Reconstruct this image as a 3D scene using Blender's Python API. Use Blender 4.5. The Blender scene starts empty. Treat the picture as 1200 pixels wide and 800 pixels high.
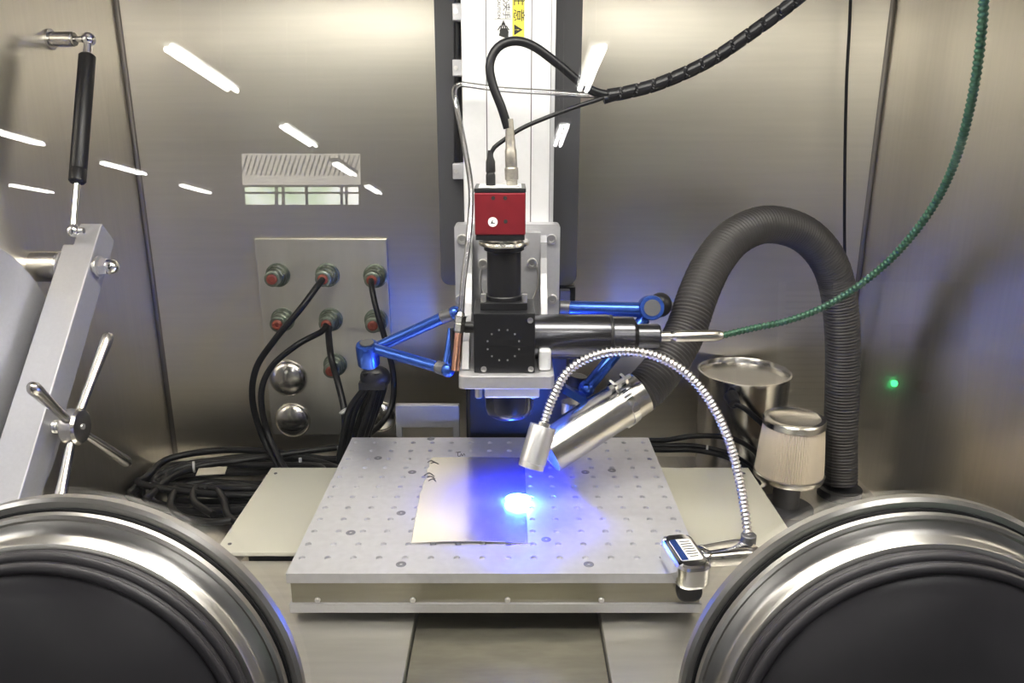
import bpy, math, random
from mathutils import Vector as V, Matrix

# ------------------------------------------------------------------ camera, world, exposure
SC = bpy.context.scene
COL = SC.collection
random.seed(7)
FOC, PITCH, CAMZ = 923.0, math.radians(16.4), 0.547
cd = bpy.data.cameras.new('camera'); cam = bpy.data.objects.new('camera', cd); COL.objects.link(cam)
cam.location = (0, 0, CAMZ); cam.rotation_euler = (math.pi/2 - PITCH, 0, 0)
cd.sensor_width = 36; cd.lens = 36*FOC/1200; cd.clip_start = 0.01
SC.camera = cam
SC.view_settings.view_transform = 'Standard'; SC.view_settings.look = 'None'
SC.view_settings.gamma = 1; SC.view_settings.use_curve_mapping = False
SC.view_settings.exposure = 0.32
w = bpy.data.worlds.new('lab'); SC.world = w; w.use_nodes = True
w.node_tree.nodes['Background'].inputs[0].default_value = (0.93, 0.96, 1.0, 1)
w.node_tree.nodes['Background'].inputs[1].default_value = 0.22
CHAMBER_LAMP = 16.0      # emission of the lamp panel in the chamber ceiling
TUBE = 22.0              # emission of the fluorescent tubes in the lab
WELD_L = 360.0           # emission of the glowing plume at the laser spot

# ------------------------------------------------------------------ geometry helpers
CP, SP = math.cos(PITCH), math.sin(PITCH)
def ray(px, py):
    a, b = (px-600)/FOC, (py-400)/FOC
    return V((a, CP - b*SP, -SP - b*CP))
def at(px, py, Y):
    d = ray(px, py); s = Y/d.y; return V((0, 0, CAMZ)) + d*s
def atx(px, py, X):
    d = ray(px, py); s = X/d.x; return V((0, 0, CAMZ)) + d*s
def atz(px, py, Z):
    d = ray(px, py); s = (Z-CAMZ)/d.z; return V((0, 0, CAMZ)) + d*s

class G:
    """collects vertices and faces of one mesh"""
    def __init__(s): s.v = []; s.f = []; s.sm = []
    def add(s, vs, fs, smooth=False):
        o = len(s.v); s.v += [V(p) for p in vs]
        s.f += [tuple(i+o for i in f) for f in fs]; s.sm += [smooth]*len(fs); return s
    def box(s, a, b):
        x0, y0, z0 = [min(p, q) for p, q in zip(a, b)]; x1, y1, z1 = [max(p, q) for p, q in zip(a, b)]
        return s.add([(x0,y0,z0),(x1,y0,z0),(x1,y1,z0),(x0,y1,z0),(x0,y0,z1),(x1,y0,z1),(x1,y1,z1),(x0,y1,z1)],
              [(0,3,2,1),(4,5,6,7),(0,1,5,4),(1,2,6,5),(2,3,7,6),(3,0,4,7)])
    def obox(s, c, ax, ay, az, hx, hy, hz):
        ax, ay, az = V(ax).normalized(), V(ay).normalized(), V(az).normalized(); c = V(c)
        vs = [c + ax*hx*i + ay*hy*j + az*hz*k for k in (-1,1) for i, j in ((-1,-1),(1,-1),(1,1),(-1,1))]
        return s.add(vs, [(0,3,2,1),(4,5,6,7),(0,1,5,4),(1,2,6,5),(2,3,7,6),(3,0,4,7)])
    def lathe(s, c, axis, prof, n=32, smooth=True, rf=None, sharp=True):
        """prof = [(radius, height)]; doubled rings where the profile turns sharply keep edges crisp"""
        a = V(axis).normalized(); u = a.orthogonal().normalized(); w_ = a.cross(u); c = V(c)
        pr = []
        for i, p in enumerate(prof):
            pr.append((p, i))
            if sharp and 0 < i < len(prof)-1:
                d0 = V((prof[i][0]-prof[i-1][0], prof[i][1]-prof[i-1][1])); d1 = V((prof[i+1][0]-p[0], prof[i+1][1]-p[1]))
                if d0.length > 0 and d1.length > 0 and d0.angle(d1) > 0.5: pr.append((p, -i))
        vs, fs = [], []
        for (r, h), _ in pr:
            for k in range(n):
                t = 2*math.pi*k/n; rr = r*(rf(t, h) if rf else 1)
                vs.append(c + a*h + (u*math.cos(t) + w_*math.sin(t))*rr)
        for i in range(len(pr)-1):
            if pr[i+1][1] == -pr[i][1] and pr[i][1] > 0: continue
            for k in range(n):
                k2 = (k+1) % n
                fs.append((i*n+k, i*n+k2, (i+1)*n+k2, (i+1)*n+k))
        m = len(pr)-1
        s.add(vs, fs, smooth)
        o = len(s.v) - len(vs)
        for end, flip in ((0, True), (m, False)):
            if pr[end][0][0] > 1e-6:
                base = [V(s.v[o+end*n+k]) for k in range(n)]
                s.add(base, [tuple(range(n))[::-1] if flip else tuple(range(n))])
        return s
    def cyl(s, p, q, r, n=24, r2=None, bev=0):
        p, q = V(p), V(q); L = (q-p).length; r2 = r if r2 is None else r2
        if bev: pr = [(r-bev, 0), (r, bev), (r2, L-bev), (r2-bev, L)]
        else: pr = [(r, 0), (r2, L)]
        return s.lathe(p, q-p, pr, n)
    def ball(s, c, r, n=20, m=12, sc=(1,1,1)):
        c = V(c); vs = [c + V((0,0,r*sc[2]))]; fs = []
        for i in range(1, m):
            ph = math.pi*i/m
            for k in range(n):
                t = 2*math.pi*k/n; vs.append(c + V((r*sc[0]*math.sin(ph)*math.cos(t), r*sc[1]*math.sin(ph)*math.sin(t), r*sc[2]*math.cos(ph))))
        vs.append(c - V((0,0,r*sc[2]))); L = len(vs)-1
        for k in range(n): fs.append((0, 1+k, 1+(k+1) % n)); fs.append((L, L-n+(k+1) % n, L-n+k))
        for i in range(m-2):
            for k in range(n):
                a = 1+i*n+k; b = 1+i*n+(k+1) % n; fs.append((a, a+n, b+n, b))
        return s.add(vs, fs, True)
    def sweep(s, pts, r, n=12, step=0.006, rf=None, smooth=True, cap=True):
        P = resample(pts, step); N = len(P)
        T = [(P[min(i+1, N-1)] - P[max(i-1, 0)]).normalized() for i in range(N)]
        u = T[0].orthogonal().normalized(); vs, fs = [], []; L = 0
        for i in range(N):
            if i: L += (P[i]-P[i-1]).length
            u = (u - T[i]*u.dot(T[i])).normalized(); w_ = T[i].cross(u)
            for k in range(n):
                t = 2*math.pi*k/n; rr = rf(L, t) if rf else r
                vs.append(P[i] + (u*math.cos(t) + w_*math.sin(t))*rr)
        for i in range(N-1):
            for k in range(n):
                k2 = (k+1) % n; fs.append((i*n+k, i*n+k2, (i+1)*n+k2, (i+1)*n+k))
        s.add(vs, fs, smooth)
        if cap:
            s.add(vs[:n], [tuple(range(n))[::-1]]); s.add(vs[-n:], [tuple(range(n))])
        return s
    def prism(s, poly, o, ex, ey, ez, h):
        """poly (2D) in plane (ex, ey) at origin o, thickness h along ez"""
        o, ex, ey, ez = V(o), V(ex), V(ey), V(ez); n = len(poly)
        a = [o + ex*p[0] + ey*p[1] for p in poly]; b = [q + ez*h for q in a]
        return s.add(a+b, [tuple(range(n))[::-1], tuple(range(n, 2*n))] + [(i, (i+1) % n, n+(i+1) % n, n+i) for i in range(n)])

def resample(pts, step):
    pts = [V(p) for p in pts]
    q = [pts[0]*2-pts[1]] + pts + [pts[-1]*2-pts[-2]]; dense = []
    for i in range(1, len(q)-2):
        p0, p1, p2, p3 = q[i-1:i+3]; m = max(4, int((p2-p1).length/step*2))
        for j in range(m):
            t = j/m
            dense.append(0.5*((2*p1) + (p2-p0)*t + (2*p0-5*p1+4*p2-p3)*t*t + (3*p1-p0-3*p2+p3)*t**3))
    dense.append(pts[-1]); out = [dense[0]]; acc = 0
    for a, b in zip(dense, dense[1:]):
        d = (b-a).length
        while acc + d >= step:
            t = (step-acc)/d; a = a.lerp(b, t); out.append(a.copy()); d = (b-a).length; acc = 0
        acc += d
    if (out[-1]-dense[-1]).length > step*0.3: out.append(dense[-1])
    return out

def rrect(x0, y0, x1, y1, r, k=5):
    out = []
    for cx, cy, a0 in ((x1-r, y0+r, -90), (x1-r, y1-r, 0), (x0+r, y1-r, 90), (x0+r, y0+r, 180)):
        for i in range(k+1):
            t = math.radians(a0 + 90*i/k); out.append((cx+r*math.cos(t), cy+r*math.sin(t)))
    return out

ORG = {}
def obj(name, g, mat, parent=None, bevel=0, kind=None):
    """one mesh object from world-space geometry; as a child it keeps the parent's origin"""
    if parent is not None: o0 = ORG[parent.name]
    else: o0 = V((0, 0, 0)); 
    if parent is None and g.v:
        xs = [p.x for p in g.v]; ys = [p.y for p in g.v]
        o0 = V(((min(xs)+max(xs))/2, (min(ys)+max(ys))/2, min(p.z for p in g.v)))
    me = bpy.data.meshes.new(name); me.from_pydata([tuple(p-o0) for p in g.v], [], g.f)
    me.polygons.foreach_set('use_smooth', g.sm); me.materials.append(mat); me.update()
    o = bpy.data.objects.new(name, me); COL.objects.link(o)
    if parent is not None: o.parent = parent
    else: o.location = o0
    ORG[o.name] = o0
    if bevel:
        b = o.modifiers.new('bevel', 'BEVEL'); b.width = bevel; b.segments = 2; b.limit_method = 'ANGLE'; b.angle_limit = 0.6; b.harden_normals = False
    if kind: o['kind'] = kind
    return o
def thing(name, label, cat, loc, group=None):
    o = bpy.data.objects.new(name, None); COL.objects.link(o); o.location = loc; o.empty_display_size = 0.02
    ORG[o.name] = V(loc); return tag(o, label, cat, group)
def tag(o, label, cat, group=None):
    o['label'] = label; o['category'] = cat
    if group: o['group'] = group
    return o
def struct(o, label=None, cat=None):
    o['kind'] = 'structure'
    if label: o['label'] = label; o['category'] = cat
    return o

# ------------------------------------------------------------------ materials
def mat(name, col, metal=0.0, rough=0.5, var=0.0, scale=60, stretch=(1,1,1), bump=0.0, rvar=0.0, emit=None, es=0, aniso=0, arot=0, tang=None, spec=None, coat=0, trans=0, ior=1.45, alpha=1):
    m = bpy.data.materials.new(name); m.use_nodes = True; nt = m.node_tree; b = nt.nodes['Principled BSDF']; N, L = nt.nodes, nt.links
    c = (*col, 1)
    b.inputs['Base Color'].default_value = c; b.inputs['Metallic'].default_value = metal; b.inputs['Roughness'].default_value = rough
    b.inputs['IOR'].default_value = ior
    if spec is not None: b.inputs['Specular IOR Level'].default_value = spec
    if coat: b.inputs['Coat Weight'].default_value = coat; b.inputs['Coat Roughness'].default_value = 0.08
    if trans: b.inputs['Transmission Weight'].default_value = trans
    if alpha < 1: b.inputs['Alpha'].default_value = alpha
    if emit: b.inputs['Emission Color'].default_value = (*emit, 1); b.inputs['Emission Strength'].default_value = es
    if var or bump or rvar:
        tc = N.new('ShaderNodeTexCoord'); mp = N.new('ShaderNodeMapping'); no = N.new('ShaderNodeTexNoise')
        mp.inputs['Scale'].default_value = stretch; no.inputs['Scale'].default_value = scale; no.inputs['Detail'].default_value = 5
        L.new(tc.outputs['Object'], mp.inputs['Vector']); L.new(mp.outputs[0], no.inputs['Vector'])
        if var:
            mr = N.new('ShaderNodeMapRange'); mr.inputs['From Min'].default_value = .3; mr.inputs['From Max'].default_value = .7
            mr.inputs['To Min'].default_value = 1-var; mr.inputs['To Max'].default_value = 1+var
            mx = N.new('ShaderNodeVectorMath'); mx.operation = 'SCALE'; mx.inputs[0].default_value = col
            L.new(no.outputs['Fac'], mr.inputs['Value']); L.new(mr.outputs[0], mx.inputs['Scale']); L.new(mx.outputs[0], b.inputs['Base Color'])
        if rvar:
            mr = N.new('ShaderNodeMapRange'); mr.inputs['From Min'].default_value = .3; mr.inputs['From Max'].default_value = .7
            mr.inputs['To Min'].default_value = max(.02, rough-rvar); mr.inputs['To Max'].default_value = rough+rvar
            L.new(no.outputs['Fac'], mr.inputs['Value']); L.new(mr.outputs[0], b.inputs['Roughness'])
        if bump:
            bp = N.new('ShaderNodeBump'); bp.inputs['Strength'].default_value = bump; bp.inputs['Distance'].default_value = 0.001
            L.new(no.outputs['Fac'], bp.inputs['Height']); L.new(bp.outputs[0], b.inputs['Normal'])
    if aniso:
        b.inputs['Anisotropic'].default_value = aniso; b.inputs['Anisotropic Rotation'].default_value = arot
        tg = N.new('ShaderNodeCombineXYZ')
        for i in range(3): tg.inputs[i].default_value = tang[i]
        L.new(tg.outputs[0], b.inputs['Tangent'])
    return m
M = {}
M['wall'] = mat('brushed_wall_steel', (.74,.70,.62), 1, .40, var=.03, scale=6, stretch=(1,1,24), aniso=.82, tang=(1,0,0))
M['wally'] = mat('brushed_side_steel', (.76,.72,.65), 1, .32, var=.03, scale=6, stretch=(1,24,1), aniso=.7, tang=(0,0,1))
M['seam'] = mat('shade_steel', (.22,.20,.18), 1, .4)  # dark tone holds the shade of the wall corners in its colour
M['floorsteel'] = mat('floor_steel', (.60,.575,.53), 1, .32, var=.06, scale=10, stretch=(20,1,1))
M['steel'] = mat('satin_steel', (.66,.64,.61), 1, .24, var=.04, scale=40)
M['panel'] = mat('feedthrough_steel', (.66,.64,.60), 1, .36, var=.08, scale=9, stretch=(3,1,1))
M['nickel'] = mat('matt_nickel', (.50,.47,.42), .9, .38, var=.1, scale=300)
M['neck'] = mat('gooseneck_steel', (.66,.65,.67), 1, .16)
M['satin'] = mat('bright_satin_aluminium', (.88,.87,.88), .85, .32)
M['chrome'] = mat('chrome', (.82,.82,.83), 1, .07)
M['dome'] = mat('polished_dome', (.66,.64,.60), 1, .22)
M['ring'] = mat('turned_aluminium', (.56,.54,.51), 1, .36, var=.03, scale=60)
M['alu'] = mat('anodised_aluminium', (.56,.56,.585), .7, .5, var=.03, scale=300)
M['aluw'] = mat('white_aluminium', (.86,.86,.88), .35, .42, var=.02, scale=200)
M['plate'] = mat('breadboard_aluminium', (.60,.60,.63), .55, .42, var=.05, scale=120)
M['riser'] = mat('riser_steel', (.36,.34,.28), 1, .30, var=.05, scale=20, stretch=(1,1,8))
M['deck'] = mat('deck_steel', (.62,.60,.55), .9, .38, var=.05, scale=12, stretch=(1,12,1))
M['trough'] = mat('trough_steel', (.40,.38,.31), 1, .40, var=.10, scale=30, stretch=(1,4,1))
M['cream'] = mat('cover_sheet', (.78,.77,.68), .6, .42, var=.03, scale=14)
M['sample'] = mat('sample_sheet', (.72,.70,.64), .80, .21, var=.04, scale=40, rvar=.03)
M['rubber'] = mat('black_rubber', (.050,.046,.051), 0, .44, var=.18, scale=14, rvar=.05)
M['rubberg'] = mat('gasket_rubber', (.012,.012,.014), 0, .5)
M['black'] = mat('black_anodised', (.012,.012,.014), 0, .38, var=.1, scale=90)
M['blackm'] = mat('black_gloss_metal', (.10,.10,.11), .9, .22)
M['backing'] = mat('dark_grey_cover', (.055,.055,.062), 0, .5)
M['cable'] = mat('cable_jacket', (.008,.008,.010), 0, .38, var=.2, scale=40, spec=.35)
M['hose'] = mat('corrugated_hose', (.050,.047,.047), 0, .45)
M['red'] = mat('red_anodised', (.21,.016,.024), .35, .42, var=.08, scale=90)
M['blue'] = mat('blue_anodised', (.05,.13,.55), .75, .25)
M['copper'] = mat('copper', (.80,.42,.28), 1, .25)
M['brass'] = mat('brass', (.55,.42,.22), 1, .3)
M['greenarm'] = mat('green_armour', (.035,.095,.06), .35, .32)
M['green'] = mat('connector_green', (.20,.23,.19), .8, .32, var=.3, scale=80)
M['redplug'] = mat('connector_red', (.24,.055,.035), 0, .5)
M['white'] = mat('white_plastic', (.82,.82,.80), 0, .5)
M['paper'] = mat('sticker_white', (.88,.88,.86), 0, .6)
M['yellow'] = mat('sticker_yellow', (.85,.74,.10), 0, .6)
M['ink'] = mat('ink', (.02,.02,.02), 0, .6)
M['pleat'] = mat('filter_paper', (.74,.65,.52), 0, .8, var=.08, scale=40, stretch=(1,1,.1))
M['lens'] = mat('dark_lens_glass', (.010,.013,.025), 0, .22)
M['bolt'] = mat('bolt_steel', (.70,.69,.68), .9, .32)
M['darkbolt'] = mat('dark_bolt', (.16,.16,.17), .6, .45)
M['spotbolt'] = mat('grey_bolt', (.25,.25,.28), .6, .5)
M['tie'] = mat('tie_white', (.55,.55,.55), 0, .5)
M['lampdiff'] = mat('lamp_diffuser', (.9,.9,.9), 0, .5, emit=(1,.965,.86), es=CHAMBER_LAMP)
M['tube'] = mat('fluorescent_tube', (.9,.9,.9), 0, .5, emit=(1,.99,.96), es=TUBE)
M['led'] = mat('led_green', (.1,.9,.4), 0, .5, emit=(.05,1,.25), es=30)
M['weld'] = mat('weld_plume', (.6,.8,1), 0, .5, emit=(.04,.17,1), es=WELD_L)
M['labgrey'] = mat('lab_paint', (.24,.235,.24), 0, .7)
M['labfloor'] = mat('lab_floor_paint', (.07,.07,.075), 0, .6)
M['cabinet'] = mat('cabinet_paint', (.78,.78,.80), 0, .5)
M['cabdark'] = mat('cabinet_dark', (.04,.04,.05), 0, .5)
M['daylight'] = None

def glass_sheet(name, ior, tint=(1,1,1), rough=0.0, extra=0.0):
    m = bpy.data.materials.new(name); m.use_nodes = True; nt = m.node_tree; N, L = nt.nodes, nt.links
    N.remove(N['Principled BSDF']); out = N['Material Output']
    tr = N.new('ShaderNodeBsdfTransparent'); tr.inputs[0].default_value = (*tint, 1)
    gl = N.new('ShaderNodeBsdfGlossy'); gl.inputs['Roughness'].default_value = rough; gl.inputs['Color'].default_value = (1,1,1,1)
    fr = N.new('ShaderNodeFresnel'); fr.inputs['IOR'].default_value = ior
    mx = N.new('ShaderNodeMixShader')
    if extra:
        ad = N.new('ShaderNodeMath'); ad.operation = 'ADD'; ad.inputs[1].default_value = extra; ad.use_clamp = True
        L.new(fr.outputs[0], ad.inputs[0]); L.new(ad.outputs[0], mx.inputs[0])
    else: L.new(fr.outputs[0], mx.inputs[0])
    L.new(tr.outputs[0], mx.inputs[1]); L.new(gl.outputs[0], mx.inputs[2]); L.new(mx.outputs[0], out.inputs['Surface'])
    return m
M['glass'] = glass_sheet('window_glass', 1.62)
M['tubing'] = glass_sheet('clear_tubing', 1.7, (.86,.86,.88), .15, .12)

# ------------------------------------------------------------------ chamber shell
XL, XR, YB, ZT = -0.555, 0.535, 1.19, 0.76
TILT = math.radians(5.8); PC = V((0, .3887, .2139))          # front pane: point and lean
def pane(x, z): return V((x, PC.y + (z-PC.z)*math.tan(TILT), z))
NP = V((0, -math.cos(TILT), math.sin(TILT)))                   # pane normal, towards the operator
T = .012
def yfront(z): return pane(0, z).y
struct(obj('floor', G().box((XL-T, .30, -T), (XR+T, YB+T, 0)), M['floorsteel']))
struct(obj('wall_back', G().box((XL-T, YB, 0), (XR+T, YB+T, ZT)), M['wall']))
for nm, x0, x1 in (('wall_left', XL-T, XL), ('wall_right', XR, XR+T)):
    poly = [(yfront(-.0)+.006, 0), (YB, 0), (YB, ZT), (yfront(ZT)+.006, ZT)]
    struct(obj(nm, G().prism(poly, (x0, 0, 0), (0,1,0), (0,0,1), (1,0,0), T), M['wally']))
struct(obj('ceiling', G().box((XL-T, yfront(ZT)+.006, ZT), (XR+T, YB+T, ZT+T)), M['wall']))
# corner fillets, their dark steel standing in for the shade there
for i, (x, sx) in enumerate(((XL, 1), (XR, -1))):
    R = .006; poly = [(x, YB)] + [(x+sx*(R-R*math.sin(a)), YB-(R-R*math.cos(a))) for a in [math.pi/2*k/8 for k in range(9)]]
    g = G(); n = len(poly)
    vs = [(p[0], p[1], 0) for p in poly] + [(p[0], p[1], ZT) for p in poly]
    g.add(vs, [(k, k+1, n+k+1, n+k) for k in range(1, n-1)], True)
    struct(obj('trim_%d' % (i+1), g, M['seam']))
# front window pane (a clear polycarbonate sheet in a frame)
z0, z1 = -.02, ZT+.02
g = G(); a, b, c, d = pane(XL-T, z0), pane(XR+T, z0), pane(XR+T, z1), pane(XL-T, z1)
g.add([a, b, c, d], [(0, 1, 2, 3)])
win = struct(obj('window_1', g, M['glass']))
g = G()
up = V((0, math.sin(TILT), math.cos(TILT)))
for p, q, hx, hz in ((pane(XL-.03, .37), None, .02, .44), (pane(XR+.03, .37), None, .02, .44)):
    g.obox(p, (1,0,0), NP, up, hx, .012, hz)
for zz in (-.05, ZT+.05): g.obox(pane((XL+XR)/2, zz), (1,0,0), NP, up, .6, .012, .022)
obj('window_frame', g, M['steel'], win)

# ceiling lamp of the chamber
t = thing('chamber_lamp', 'long white lamp panel on the chamber ceiling above the stage', 'lamp', (-.01, .57, ZT))
obj('housing', G().box((-.39, .55, ZT-.018), (.37, .69, ZT-.001)), M['white'], t)
obj('diffuser', G().box((-.38, .56, ZT-.024), (.36, .68, ZT-.018)), M['lampdiff'], t)

# ------------------------------------------------------------------ the lab behind the operator (seen mirrored in the pane)
struct(obj('room_ceiling', G().box((-14, -15.5, 3.2), (9, 3, 3.3)), M['labgrey']))
struct(obj('room_floor', G().box((-14, -15.5, -1.1), (9, 3, -1.0)), M['labfloor']))
WX0, WX1, WZ0, WZ1, WZ2, WY = -5.55, -3.1, 1.87, 2.30, 2.95, -15.5
g = G()
g.box((-14, WY-.2, -1), (WX0, WY, 3.2)); g.box((WX1, WY-.2, -1), (9, WY, 3.2))
g.box((WX0, WY-.2, -1), (WX1, WY, WZ0)); g.box((WX0, WY-.2, WZ2), (WX1, WY, 3.2))
struct(obj('wall_far', g, M['labgrey']))
def daylight(name, ca, cb, es, scale, stretch):
    m = bpy.data.materials.new(name); m.use_nodes = True; nt = m.node_tree; N, L = nt.nodes, nt.links
    b = N['Principled BSDF']; tc = N.new('ShaderNodeTexCoord'); mp = N.new('ShaderNodeMapping'); no = N.new('ShaderNodeTexNoise'); cr = N.new('ShaderNodeValToRGB')
    mp.inputs['Scale'].default_value = stretch; no.inputs['Scale'].default_value = scale
    cr.color_ramp.elements[0].position = .38; cr.color_ramp.elements[1].position = .62
    cr.color_ramp.elements[0].color = (*ca, 1); cr.color_ramp.elements[1].color = (*cb, 1)
    L.new(tc.outputs['Object'], mp.inputs[0]); L.new(mp.outputs[0], no.inputs['Vector']); L.new(no.outputs[0], cr.inputs[0])
    b.inputs['Base Color'].default_value = (.1,.1,.1,1)
    L.new(cr.outputs[0], b.inputs['Emission Color']); b.inputs['Emission Strength'].default_value = es
    return m
M['daylight'] = daylight('daylit_glazing', (.42,.55,.34), (1,1,.92), 12, 1.3, (1,1,.6))
M['glowpanel'] = daylight('ceiling_glow', (.60,.55,.47), (.72,.68,.58), 6.5, 3, (1,1,8))  # glow stands in for the lit ceiling above the lab window
wr = struct(obj('window_2', G().box((WX0, WY-.12, WZ0), (WX1, WY-.1, WZ1)), M['daylight']))
g = G()
for x in (WX0, WX0+.68, WX0+.82, WX0+1.3, WX0+2.02, WX0+2.12, WX1-.05): g.box((x, WY-.1, WZ0), (x+.05, WY-.03, WZ1))
for z in (WZ0, WZ0+.26, WZ1-.03): g.box((WX0, WY-.1, z), (WX1, WY-.03, z+.04))
obj('window_frame', g, M['labgrey'], wr)
bl = tag(obj('slatted_glow_panel', G().box((WX0, WY-.12, WZ1+.17), (WX1, WY-.1, WZ2)), M['glowpanel']), 'pale beige slatted panel, glowing in place of a lit ceiling, above the lab window, mirrored in the pane', 'glowpanel')
for k in range(24):
    x = WX0 + .05 + k*.1
    obj('slat', G().obox((x, WY-.085, (WZ1+.17+WZ2)/2), (1,0,0), (0,1,0), (.35,0,1), .012, .01, .21), M['labgrey'], bl)
obj('lower_glow', G().box((WX0, WY-.11, WZ1), (WX1, WY-.09, WZ1+.17)), M['glowpanel'], bl)
# fluorescent fixtures on their ceiling grid
names = {(-2.4, 0): 'nearest in the row that runs above the reflected window'}
def fixture(x, y0, label, group):
    t = thing('fluorescent_lamp', label, 'lamp', (x, y0-.65, 2.0), group)
    obj('batten', G().box((x-.07, y0-1.33, 2.075), (x+.07, y0+.03, 2.12)), M['white'], t)
    for s in (-1, 1):
        obj('tube', G().cyl((x+s*.032, y0-1.30 if s > 0 else y0-1.25, 2.045), (x+s*.032, y0 if s > 0 else y0-.06, 2.045), .021, 12), M['tube'], t)
    for ya, yb in ((y0-.25, y0-.24), (y0-1.06, y0-1.05)):
        obj('hanger', G().box((x-.005, ya, 2.12), (x+.005, yb, 3.2)), M['bolt'], t)
rows = [(-2.40, -4.80, 'longest white tube light mirrored at upper left of the back wall'),
        (-2.44, -7.70, 'tube light mirrored directly above the window reflection'),
        (-2.52, -10.55, 'tube light mirrored inside the window reflection at its right end'),
        (-2.58, -13.35, 'smallest tube light mirrored just right of the window reflection'),
        (-5.72, -7.60, 'tube light mirrored at the left edge beside the gas spring'),
        (-5.80, -10.45, 'tube light mirrored between the gas spring and the corner seam'),
        (-5.85, -13.25, 'tube light mirrored left of the window reflection, on the back wall'),
        (-8.85, -13.20, 'tube light mirrored low at the left edge under another one'),
        (.61, -4.80, 'tube light mirrored beside the column on the dark cover, upper one'),
        (.56, -7.70, 'tube light mirrored on the dark cover of the column, lower one')]
rows += [(-2.40, -1.95, 'added unseen tube light hanging left above the operator'), (.61, -1.95, 'added unseen tube light hanging right above the operator'),
         (-2.40, .90, 'added unseen tube light hanging left above the chamber'), (.61, .90, 'added unseen tube light hanging right above the chamber')]  # these four lamps are unseen, added to light port rings and cabinet
for x, y, lab in rows: fixture(x, y, lab, 'fluorescent lamps of the lab mirrored in the pane')
# equipment cabinet behind the operator
t = thing('equipment_cabinet', 'grey equipment cabinet with louvred side and green lamp, mirrored at right', 'cabinet', (1.3, -1.95, -1.0))
obj('body', G().box((1.15, -2.3, -1.0), (1.54, -1.80, .44)), M['cabinet'], t, bevel=.01)
obj('top_hood', G().box((1.12, -2.25, .441), (1.36, -1.82, .52)), M['cabdark'], t)
obj('display', G().box((1.27, -1.799, .22), (1.39, -1.79, .30)), M['cabdark'], t)
obj('indicator', G().ball((1.285, -1.79, .10), .011), M['led'], t)
obj('stop_button', G().cyl((1.38, -1.80, .09), (1.38, -1.77, .09), .02), M['redplug'], t)
t = thing('louvred_unit', 'light louvred ventilation unit mirrored left of the grey cabinet', 'ventilation unit', (1.0, -1.95, -1.0))
obj('body', G().box((.90, -2.3, -1.0), (1.10, -1.83, .44)), M['cabdark'], t)
for k in range(22):
    z = .41 - k*.021
    obj('louvre', G().box((.915, -1.83, z-.012), (1.085, -1.80, z)), M['cabinet'], t)
for x in (.90, 1.085): obj('side_rail', G().box((x, -1.83, -.08), (x+.015, -1.80, .44)), M['cabinet'], t)

# ------------------------------------------------------------------ glove ports
def glove_port(x, label):
    c = pane(x, PC.z); t = thing('glove_port', label, 'glove port', c - V((0,0,.125)), 'glove ports in the front pane')
    def part(nm, prof, m, n=96): return obj(nm, G().lathe(c, NP, prof, n), m, t)
    part('outer_flange', [(.105,.0005),(.1250,.0005),(.1275,.003),(.1275,.008),(.1255,.0100),(.120,.0102)], M['ring'])
    part('gasket', [(.112,.006),(.1222,.0065),(.1222,.0120),(.112,.0125)], M['rubberg'])
    part('clamp_ring', [(.105,.0115),(.1200,.0115),(.1212,.0135),(.1206,.0165),(.1188,.0178),(.1176,.0170),(.1170,.0164),(.1140,.0180),(.1118,.0200),(.1108,.0220),(.1105,.0265),(.1096,.0290),(.1080,.0296),(.1068,.0296),(.1068,.024)], M['ring'])
    part('glove_cuff', [(.1062,.024),(.1072,.0315),(.1066,.0340),(.1050,.0352),(.1046,.0375),(.1036,.0395),(.1020,.0402),(.0980,.0402)], M['rubber'])
    for r, h, q in ((.1048,.0352,.0028), (.1018,.0415,.0028)):
        obj('o_ring', G().lathe(c, NP, [(r+q*math.cos(a), h+q*math.sin(a)) for a in [2*math.pi*k/12 for k in range(13)]], 96, sharp=False), M['rubber'], t)
    part('glove_membrane', [(.1000,.0400),(.0988,.0430),(.095,.0465),(.085,.0520),(.069,.0575),(.049,.0620),(.028,.0645),(.012,.0654),(.0,.0656)], M['rubber'])
glove_port(-.2480, 'left glove port with steel ring and black rubber glove, beneath the clamp lever')
glove_port(.2245, 'right glove port with steel ring and black rubber glove, beneath the filter')

# ------------------------------------------------------------------ stage deck, breadboard, sample
tag(obj('deck_plate', G().box((-.34, .42, .060), (-.0938, .752, .078)), M['deck'], bevel=.001), 'steel deck plate left of the dark centre channel', 'deck plate', 'deck plates in front of the breadboard')
tag(obj('deck_plate', G().box((.0855, .42, .060), (.34, .752, .078)), M['deck'], bevel=.001), 'steel deck plate right of the dark centre channel', 'deck plate', 'deck plates in front of the breadboard')
tag(obj('channel_cover', G().box((-.092, .42, .050), (.084, .752, .070)), M['trough']), 'dark olive steel channel cover between the two deck plates', 'channel cover')
tag(obj('machine_base', G().box((-.31, .44, .0), (.30, .955, .050)), M['riser']), 'low steel machine base under the deck plates', 'machine base')
t = thing('stage_cover', 'cream sheet metal cover lying under the breadboard, showing on both sides', 'cover', (0, .86, .0505))
obj('sheet', G().box((-.323, .755, .0815), (.317, .966, .0865)), M['cream'], t, bevel=.0008)
obj('support', G().box((-.29, .765, .0505), (.285, .95, .0814)), M['darkbolt'], t)
for x, y in ((-.312, .948), (.306, .948), (-.312, .772), (.306, .772)):
    obj('screw', G().cyl((x, y, .0865), (x, y, .0871), .0022, 12), M['darkbolt'], t)

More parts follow.
